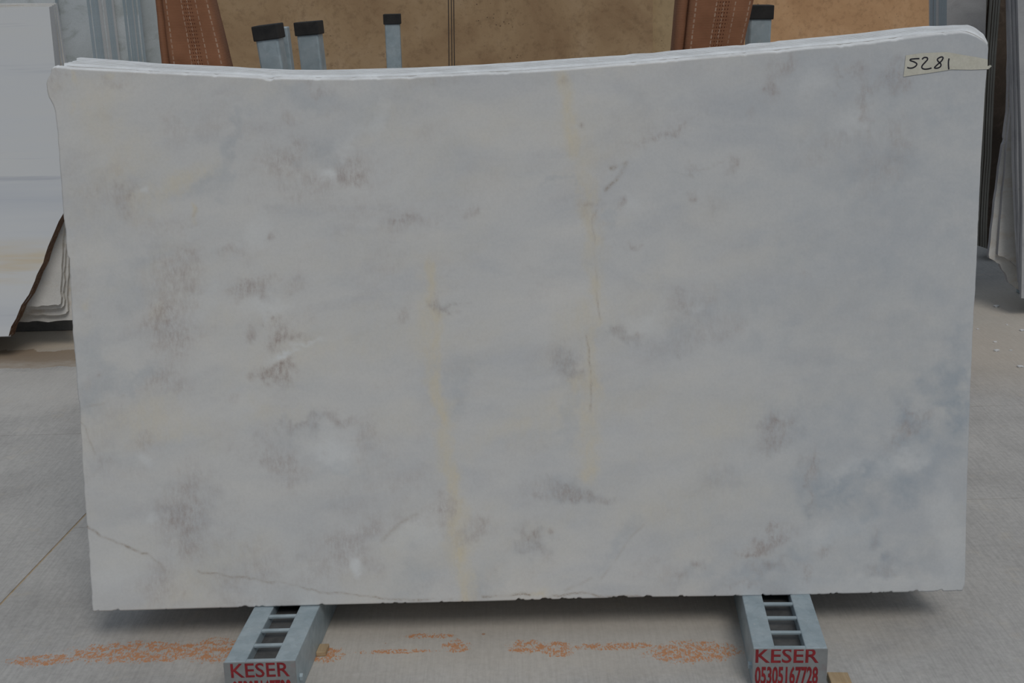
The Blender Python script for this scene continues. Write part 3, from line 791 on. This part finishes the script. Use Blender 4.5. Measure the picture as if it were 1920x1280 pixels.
LFL, LFR = onz(418.5, 1243, RAIL_H), onz(553, 1239, RAIL_H)
RFL, RFR = onz(1413, 1216.5, RAIL_H), onz(1552.5, 1216.5, RAIL_H)
ZT = RAIL_H
rack('galvanised rack rail with post under the left part of the marble stack', LFL, LFR, 1.24, ony(501, 46, 3.97),
     [('KESER', 0.095, 0.915, ZT - 0.042, ZT - 0.002, 0.010, None), ('05305167728', 0.10, 0.92, ZT - 0.100, ZT - 0.050, 0.024, None)], 0.069)
rack('galvanised rack rail with post under the right part of the marble stack', RFL, RFR, 1.46, ony(1424, 9, 4.2),
     [('KESER', 0.030, 0.882, ZT - 0.0385, ZT + 0.002, 0.012, ZT - 0.001), ('05305167728', 0.030, 0.882, ZT - 0.100, ZT - 0.048, 0.028, None)], 0.070)


def timber(O, ux, uy, uz, label):
    o = box_obj('timber_block', O, ux, uy, uz, M_WOOD, None, 0.002)
    return tag(o, label, 'timber')


q = onz(592, 1231)
timber(q + Vector((0.001, 0.0, 0)), Vector((0.026, 0, 0)), Vector((0.004, 0.045, 0)), Vector((0, 0, 0.014)), 'small wooden block on the floor beside the left rack rail')
q = onz(1553, 1290)
timber(q + Vector((0.006, 0.0, 0)), Vector((0.052, -0.004, 0)), Vector((0.002, 0.05, 0)), Vector((0, 0, 0.017)), 'weathered wooden block on the floor beside the right rack rail')


def lone_post(label, px, py, y, wid, yaw, lean_x=0.0, lean_y=0.0):
    tp_ = ony(px, py, y)
    b_ = Vector((tp_.x - lean_x, tp_.y - lean_y, 0.0))
    r = empty('rack_post', b_)
    tag(r, label, 'post', 'rack posts rising behind the marble stack')
    post_parts(b_, tp_, wid, r, yaw)
    return r


lone_post('galvanised post with a black cap, standing right beside the left rack post', 578, 40, 4.40, 0.072, -0.10, -0.09, 0.02)
lone_post('narrow distant galvanised post with black cap before brown travertine', 735, 26, 5.80, 0.066, 0.04, 0.0, 0.02)
# uncapped upright touching the left rack post
tq = ony(526, 50, 4.10)
br_ = box_obj('steel_upright', Vector((tq.x + 0.09, 4.06, 0)), Vector((0.026, 0, 0)), Vector((0, 0.05, 0)), Vector((-0.09, 0.0, tq.z)), M_GALV, None, 0.003)
tag(br_, 'uncapped thin galvanised upright just behind the left rack post', 'post')

# ------------------------------------------------------------------ fabric wrapped posts
def wrap(label, y, l0, l1, r0, r1, prof, ybot=330):
    """l0/r0: picture x of the left / right border at height 0, l1/r1 the same 125 px further down"""
    ya, yb = -150.0, ybot
    bx = ony((l0 + r0) / 2 + ((l1 + r1) / 2 - (l0 + r0) / 2) / 125 * 500, 500, y)
    root = empty('fabric_wrapped_post', Vector((bx.x, y + 0.06, 0)))
    tag(root, label, 'wrapped post', 'posts wrapped in orange fabric')
    NS = 34
    vs, fs, uv = [], [], []
    np_ = len(prof)
    z0 = None
    for k in range(NS + 1):
        yy = ya + (yb - ya) * k / NS
        L = ony(l0 + (l1 - l0) * yy / 125, yy, y); Rr = ony(r0 + (r1 - r0) * yy / 125, yy, y)
        wv_ = 0.0015 * math.sin(k * 0.9) + 0.001 * math.sin(k * 2.3)
        for (uu, dep, _) in prof:
            p = L.lerp(Rr, uu); p.y += dep + wv_ * (1 if uu > 0.2 else -1)
            vs.append(p)
    for k in range(NS):
        for j in range(np_ - 1):
            fs.append((k * np_ + j, k * np_ + j + 1, (k + 1) * np_ + j + 1, (k + 1) * np_ + j))
    me = bpy.data.meshes.new('fabric_wrap'); me.from_pydata([tuple(v) for v in vs], [], fs); me.update()
    ul = me.uv_layers.new(name='UVMap')
    for lp in me.loops:
        vi = lp.vertex_index
        ul.data[lp.index].uv = (prof[vi % np_][2], vs[vi].z)
    me.polygons.foreach_set('use_smooth', [True] * len(me.polygons))
    me.materials.append(M_FABRIC)
    o = link('fabric_wrap', me, root)
    sd = o.modifiers.new('thickness', 'SOLIDIFY'); sd.thickness = 0.003; sd.offset = 1
    tz = vs[0].z
    cx = (ony((l0 + r0) / 2, 0, y)).x
    cb = bx.x
    box_obj('core_post', Vector((cb - 0.035, y + 0.045, 0)), Vector((0.07, 0, 0)), Vector((0, 0.05, 0)), Vector((cx - cb, 0, tz - 0.01)), M_GALV, root)
    return root


PROF = [(0.10, 0.11, 0.0), (0.0, 0.085, 0.02), (0.0, 0.03, 0.05), (0.02, 0.012, 0.08), (0.10, 0.008, 0.15), (0.160, 0.030, 0.18), (0.150, 0.006, 0.205), (0.17, -0.004, 0.22), (0.24, -0.006, 0.27), (0.40, -0.004, 0.42),
        (0.50, -0.008, 0.50), (0.595, -0.005, 0.595), (0.70, -0.009, 0.70), (0.80, -0.005, 0.80), (0.93, -0.003, 0.93), (0.985, 0.006, 0.975), (1.0, 0.03, 1.0), (1.0, 0.09, 1.03), (0.9, 0.115, 1.06), (0.10, 0.115, 1.10)]
wrap('post wrapped in folded orange woven fabric, nearer the banded white slabs', 3.86, 287, 299, 394, 425, PROF)
wrap('post wrapped in orange woven fabric, overlapping the right rack post', 3.98, 1272, 1261, 1416, 1388, PROF)

# ------------------------------------------------------------------ background slabs
ORD = ['second', 'third', 'fourth', 'fifth', 'sixth', 'seventh', 'eighth', 'ninth', 'tenth']
def plane_at(px, py, z, yaw, lean):
    """vertical-ish plane through the picture point at height z: yaw turns it, lean tips its top away"""
    P = onz(px, py, z)
    nh = Vector((math.sin(yaw), math.cos(yaw), 0))          # horizontal, away from the camera
    along = Vector((math.cos(yaw), -math.sin(yaw), 0))
    up = nh * math.sin(lean) + Vector((0, 0, 1)) * math.cos(lean)
    return P, along.cross(up).normalized(), nh


def slab(name, outline, P, nrm, nh, thick, m_face, m_rim, label=None, group=None, cat='slab', rough=0.0, seed=1, sub=1):
    pts = [onp(x, y, P, nrm) for x, y in outline]
    if sub > 1:
        rnd = random.Random(seed); q_ = []
        for a, b in zip(pts, pts[1:] + pts[:1]):
            for k in range(sub):
                v_ = a.lerp(b, k / sub)
                if k: v_ = v_ + Vector((rnd.uniform(-1, 1), 0, rnd.uniform(-1, 1))) * rough
                q_.append(v_)
        pts = q_
    m = len(pts)
    org = Vector((sum(p.x for p in pts) / m, sum(p.y for p in pts) / m, min(p.z for p in pts)))
    vs = pts + [p + nh * thick for p in pts]
    fs = [tuple(range(m)), tuple(range(2 * m - 1, m - 1, -1))] + [(a, (a + 1) % m, m + (a + 1) % m, m + a) for a in range(m)]
    o = pyd(name, vs, fs, (m_face, m_rim), None, [0, 0] + [1] * m)
    tag(o, label, cat, group)
    return o


def copies(o, nh, pitch, count, labels, group, mats=None, jit=0.012, seed=2, drift=0.0, k0=0):
    rnd = random.Random(seed)
    for k in range(1, count + 1):
        if mats and k in mats:
            me = o.data.copy(); me.materials[1] = mats[k]
        else:
            me = o.data
        c_ = bpy.data.objects.new(o.name.split('.')[0], me); COL.objects.link(c_)
        c_.location = nh * (pitch * (k + k0)) + Vector((nh.y, -nh.x, 0)) * (rnd.uniform(-jit, jit) + (drift * (k + 3) if drift else 0.0))
        tag(c_, labels if isinstance(labels, str) else labels[k - 1], 'slab', group)


# -- banded white slabs on the left
P, nn_, nh = plane_at(16, 631, 0.12, math.radians(2), math.radians(5))
DIAG = [(128, 384), (119.5, 399), (110, 415), (102, 434), (90, 462), (84, 480), (81, 492), (69, 515), (65, 527), (54, 552), (40, 572), (30, 597), (21, 612), (16, 630)]
out1 = [(-330, 22), (92, 13)] + [(92 + 0.103 * (y - 13), y) for y in (120, 240, 330)] + DIAG + [(-330, 640)]
GL = 'banded white slabs at the left border'


def two_tone(o, zlim):
    """the sawn sides keep the pale rim, the natural slanting side is rusty"""
    me = o.data
    me.materials.append(M_BLUERIM2)
    for p in me.polygons:
        if p.material_index == 1:
            c_ = p.center
            if c_.z > zlim: p.material_index = 2


o = slab('banded_slab', out1, P, nn_, nh, 0.046, M_BANDED, M_RUST, 'white marble slab with bluish bands and slanting rusty edge, frontmost at left border', GL)
two_tone(o, 0.80)
o = slab('banded_slab', [(x + (4 if 384 <= y <= 640 and x > -300 else 2), y + 1) for x, y in out1], P + nh * 0.050, nn_, nh, 0.050, M_BANDED, M_RUST, 'second banded slab at left, its rusty slanting edge just behind the frontmost', GL)
two_tone(o, 0.80)
wl = [('third', 114, 572, 0.104), ('fourth', 120, 577, 0.130), ('fifth', 127, 588, 0.156), ('sixth', 139, 600, 0.182)]
for k, (nm, xr, yb, off) in enumerate(wl):
    ol = [(-330, 18 - 3 * k), (94 + 3.5 * k, 12 - 2 * k), (xr + 14, 330), (xr + 5, 430), (xr + 1, 500), (xr - 1, 540), (xr, yb - 4), (xr - 4, yb), (90, yb + 1 + k), (60, yb + 2), (40, yb + 3), (-330, yb + 12)]
    o = slab('white_slab', ol, P + nh * off, nn_, nh, 0.022, M_WHITE, M_TANRIM, '%s slab of the stack at left border, whitish face showing below the rusty edge' % nm, 'plain white slabs behind the banded ones', rough=0.004, seed=k, sub=3)
    two_tone(o, 1.2)
copies(o, nh, 0.024, 14, 'unseen white slab added behind the stack at left border to block light', 'hidden slabs added at the back of the left stack', drift=-0.03)  # unseen copies added to stop light reaching the floor beneath from behind
# bearers that carry the left stack (outside the view and behind the main slab)
for k, x0 in enumerate((-3.6, -1.9)):
    o = box_obj('bearer', (x0, 5.80, 0), (0.12, 0, 0), (0, 0.46, 0), (0, 0, 0.10), M_GALV, None, 0.004)
    tag(o, ('steel bearer under the far left end of the banded slabs', 'steel bearer under the right end of the banded slabs')[k], 'bearer')

q = onz(70, 621)
o = box_obj('bearer', (-4.2, q.y, 0), (2.5, 0, 0), (0, 0.10, 0), (0, 0, 0.092), M_DARKSTEEL, None, 0.004)
tag(o, 'long dark bearer beam on the floor beneath the white slabs at left', 'bearer')

# small blue-grey slab standing behind the banded ones
Pq, nq_, nhq = P + nh * 0.56, nn_, nh
o = slab('blue_grey_slab', [(-330, -30), (101, -30), (104, 12), (160, 560), (-330, 575)], Pq, nq_, nhq, 0.03, M_BLUE, M_BLUERIM, 'blue-grey slab peeking over the banded white slabs', 'blue-grey slabs behind', sub=1)

# -- three blue-grey stacks far left
def far_stack(name, bx, by, yaw, line, xl, count, pitch, lab_front, lab_rest, group, mface, mrim, mats=None, lean=4, ztop=-150, bottom=575):
    P_, n_, nh_ = plane_at(bx, by, 0.1, math.radians(yaw), math.radians(lean))
    (xa, ya), (xb, yb) = line
    s_ = (xb - xa) / (yb - ya)
    ol = [(xl, ztop), (xa + s_ * (ztop - ya), ztop), (xa, ya), (xb, yb), (xb + s_ * (bottom - yb), bottom), (xl + s_ * (bottom - ztop), bottom)]
    o_ = slab(name, ol, P_, n_, nh_, pitch * 0.9, mface, mrim, lab_front, group)
    copies(o_, nh_, pitch, count - 1, lab_rest, group, mats, 0.006)
    return P_, n_, nh_


far_stack('blue_grey_slab', 200, 575, 18, ((162, 0), (175, 108)), -60, 9, 0.026, 'pale blue-grey slab face between banded slabs and striped slab edges', [w_ + ' slab edge from the left in the wide striped bundle at upper left' for w_ in ORD], 'slab edges in the wide bundle at upper left',
          M_BLUE, M_BLUERIM, {4: M_BLUERIM2, 5: M_BLUERIM2, 8: M_BLUERIM2})
far_stack('blue_grey_slab', 262, 555, 18, ((229.5, 3), (241, 109)), 120, 6, 0.026, 'narrow pale slab face between the two striped edge bundles', [w_ + ' slab edge from the left in the narrow bundle beside the left orange fabric' for w_ in ORD], 'slab edges in the narrow bundle at upper left',
          M_BLUE, M_BLUERIM, {3: M_BLUERIM2}, bottom=555)
far_stack('blue_grey_slab', 330, 535, 18, ((420, 0), (430, 109)), 180, 1, 0.026, 'pale blue-grey slab face just left of the orange fabric', '', 'blue-grey slabs behind',
          M_BLUE, M_BLUERIM, None, bottom=535)

# -- travertine
YT = 6.25
Pt, nt_, nht = Vector((0, YT, 0)), Vector((0, 1, 0)), Vector((0, 1, 0))


def trav(x0, x1, y_off, mat, label):
    a, b = x0, x1
    return slab('travertine_slab', [(a, -140), (b, -140), (b + 1, 60), (b + 2, 560), (a + 30, 590), (a + 8, 100)], Pt + Vector((0, y_off, 0)), nt_, nht, 0.03, mat, mat, label, 'travertine slabs behind the stack')


ta = trav(372, 1223, 0, M_TRAV_A, 'wide brown travertine slab spanning between the two orange fabrics')
trav(1205, 1345, 0.036, M_TRAV_B, 'beige travertine slab showing in a strip left of the right orange fabric')
trav(1352, 1741, -0.02, M_TRAV_C, 'orange-brown pitted travertine slab above the right part of the marble')
for x in (839.5, 845, 849.5):
    a_, b_ = ony(x, -120, YT), ony(x + 5.5, 420, YT)
    box_obj('saw_line', a_ + Vector((-0.0022, -0.0012, 0)), Vector((0.0044, 0, 0)), Vector((0, 0.002, 0)), b_ - a_, M_KERF, ta)
o = box_obj('bearer', (-1.6, YT - 0.1, 0), (3.9, 0, 0), (0, 0.3, 0), (0, 0, 0.05), M_GALV, None, 0.004)
tag(o, 'long steel bearer under the travertine slabs', 'bearer')

# -- right background
Pe, ne, nhe = plane_at(1790, 500, 0.1, math.radians(-16), math.radians(3))
oe = slab('grey_slab', [(1777, -150), (1852, -150), (1846, 150), (1828, 300), (1815, 500), (1766, 500), (1775, 60)], Pe, ne, nhe, 0.024, M_GREY, M_BLUERIM, 'plain grey slab face at upper right behind the rounded marble corner', 'grey slabs at upper right')
copies(oe, nhe, 0.026, 7, [w_ + ' blue-grey edge from the right in the bundle beside the orange travertine' for w_ in ORD], 'slab edges in the bundle at upper right', {3: M_BLUERIM2, 6: M_BLUERIM2}, 0.005, 5)

Pd, nd, nhd = plane_at(1852, 478, 0.04, math.radians(-10), math.radians(2))
od = slab('dark_slab', [(1885, -150), (1876, 0), (1871.5, 58), (1868, 105), (1864.5, 164), (1858.6, 300), (1854, 362), (1851, 420), (1850, 466), (2010, 480), (2010, -150)], Pd, nd, nhd, 0.022, M_DARKST, M_DARKRIM, 'dark brown stone slab face standing behind the light broken-cornered slabs', 'dark brown slabs at the right')
copies(od, nhd, 0.026, 6, [w_ + ' dark stone edge from the right in the brown bundle beside the marble' for w_ in ORD], 'slab edges in the brown bundle at the right', None, 0.006, 9)

copies(od, nhd * 1.0, 0.027, 16, 'unseen dark slab added behind the brown bundle to block light', 'hidden slabs added at the back of the brown bundle', drift=0.035, k0=6)  # extra unseen copies that block the sky behind the bundle
GR = 'light slabs at the right border'
Pr, nr, nhr = plane_at(1916, 559, 0.10, math.radians(-3), math.radians(4))
slab('light_slab', [(1904, -150), (1908, 0), (1911, 117), (1914, 210), (1916, 281), (1917, 400), (1916, 500), (1915, 559), (2150, 575), (2150, -150)], Pr, nr, nhr, 0.022, M_GREY, M_GREYRIM, 'light grey slab at the very right border, nearest of its stack', GR)
slab('light_slab', [(1896, -150), (1901, 0), (1904, 117), (1906, 210), (1907, 300), (1910, 420), (1913, 545), (2150, 560), (2150, -150)], Pr + nhr * 0.026, nr, nhr, 0.022, M_GREY, M_GREYRIM, 'second light grey slab at right border, a grey edge beside the nearest', GR)
slab('light_slab', [(1890, -150), (1893, 0), (1897, 117), (1899, 210), (1900, 300), (1905, 420), (1911, 530), (2150, 545), (2150, -150)], Pr + nhr * 0.052, nr, nhr, 0.022, M_GREY, M_GREYRIM, 'third light grey slab at right border, a darker edge seen behind', GR)
slab('light_slab', [(1896, 100), (1896, 200), (1889, 262), (1886, 300), (1880, 360), (1875, 420), (1871, 478), (1880, 481), (1890, 487), (1897, 491), (1904, 498), (1912, 504), (1930, 512), (2150, 520), (2150, 100)], Pr + nhr * 0.16, nr, nhr, 0.022, M_WHITE, M_GREYRIM, 'pale slab with a broken lower corner, in front of its twin at right', GR, rough=0.003, seed=4, sub=2)
slab('light_slab', [(1889, -150), (1890, 0), (1892, 110), (1891, 160), (1889, 210), (1883, 255), (1884, 262), (1880, 272), (1876, 298), (1871.5, 331), (1865, 378), (1859, 431), (1854.4, 472), (1855, 484), (1865, 489), (1874.7, 495), (1879, 506), (1887, 516), (1891, 530), (1903, 539), (1914, 546), (1940, 556), (2150, 566), (2150, -150)],
     Pr + nhr * 0.186, nr, nhr, 0.026, M_WHITE, M_GREYRIM, 'rearmost pale slab at right with a jagged slanting lower corner', GR, rough=0.003, seed=6, sub=2)
copies(bpy.data.objects['light_slab.004'], nhr, 0.028, 10, 'unseen pale slab added behind the stack at right border to shade the floor', 'hidden slabs added at the back of the right stack', drift=0.035)  # unseen copies added for depth, darkening the floor around the stack
o = box_obj('bearer', (2.75, 6.15, 0), (0.14, 0, 0), (0, 0.6, 0), (0, 0, 0.03), M_GALV, None, 0.004)
tag(o, 'steel bearer under the light slabs beyond the right border', 'bearer')

# ------------------------------------------------------------------ marble chips on the floor
rnd = random.Random(4)
CH = [(1868, 575, 0.030, 'in the shade of the light slabs'), (1916, 620, 0.024, 'beside the right border'), (1865, 641, 0.015, 'just above the larger chip on lit concrete'), (1868, 658, 0.024, 'pale and angular on lit concrete, right of the marble'),
      (1895, 657, 0.012, 'tiny, right of the angular pale chip'), (1912, 688, 0.026, 'flat and thin, lowest at the right border'), (1833, 617, 0.012, 'tiny, closest to the marble slab edge'), (1888, 609, 0.011, 'tiny, just below the shade edge')]
for (x, y, r, where) in CH:
    bm = bmesh.new()
    c0 = onz(x, y)
    bmesh.ops.create_icosphere(bm, subdivisions=1, radius=r * 0.7)
    for v_ in bm.verts:
        v_.co = Vector((v_.co.x * rnd.uniform(0.7, 1.1), v_.co.y * rnd.uniform(0.5, 0.9), max(v_.co.z, -r * 0.3) * 0.4 * rnd.uniform(0.7, 1.2)))
    mz = min(v_.co.z for v_ in bm.verts)
    for v_ in bm.verts: v_.co += c0 - Vector((0, 0, mz))
    o = bm_obj('marble_chip', bm, M_CHIP)
    tag(o, 'white marble chip on the floor, ' + where, 'chip', 'marble chips on the floor')
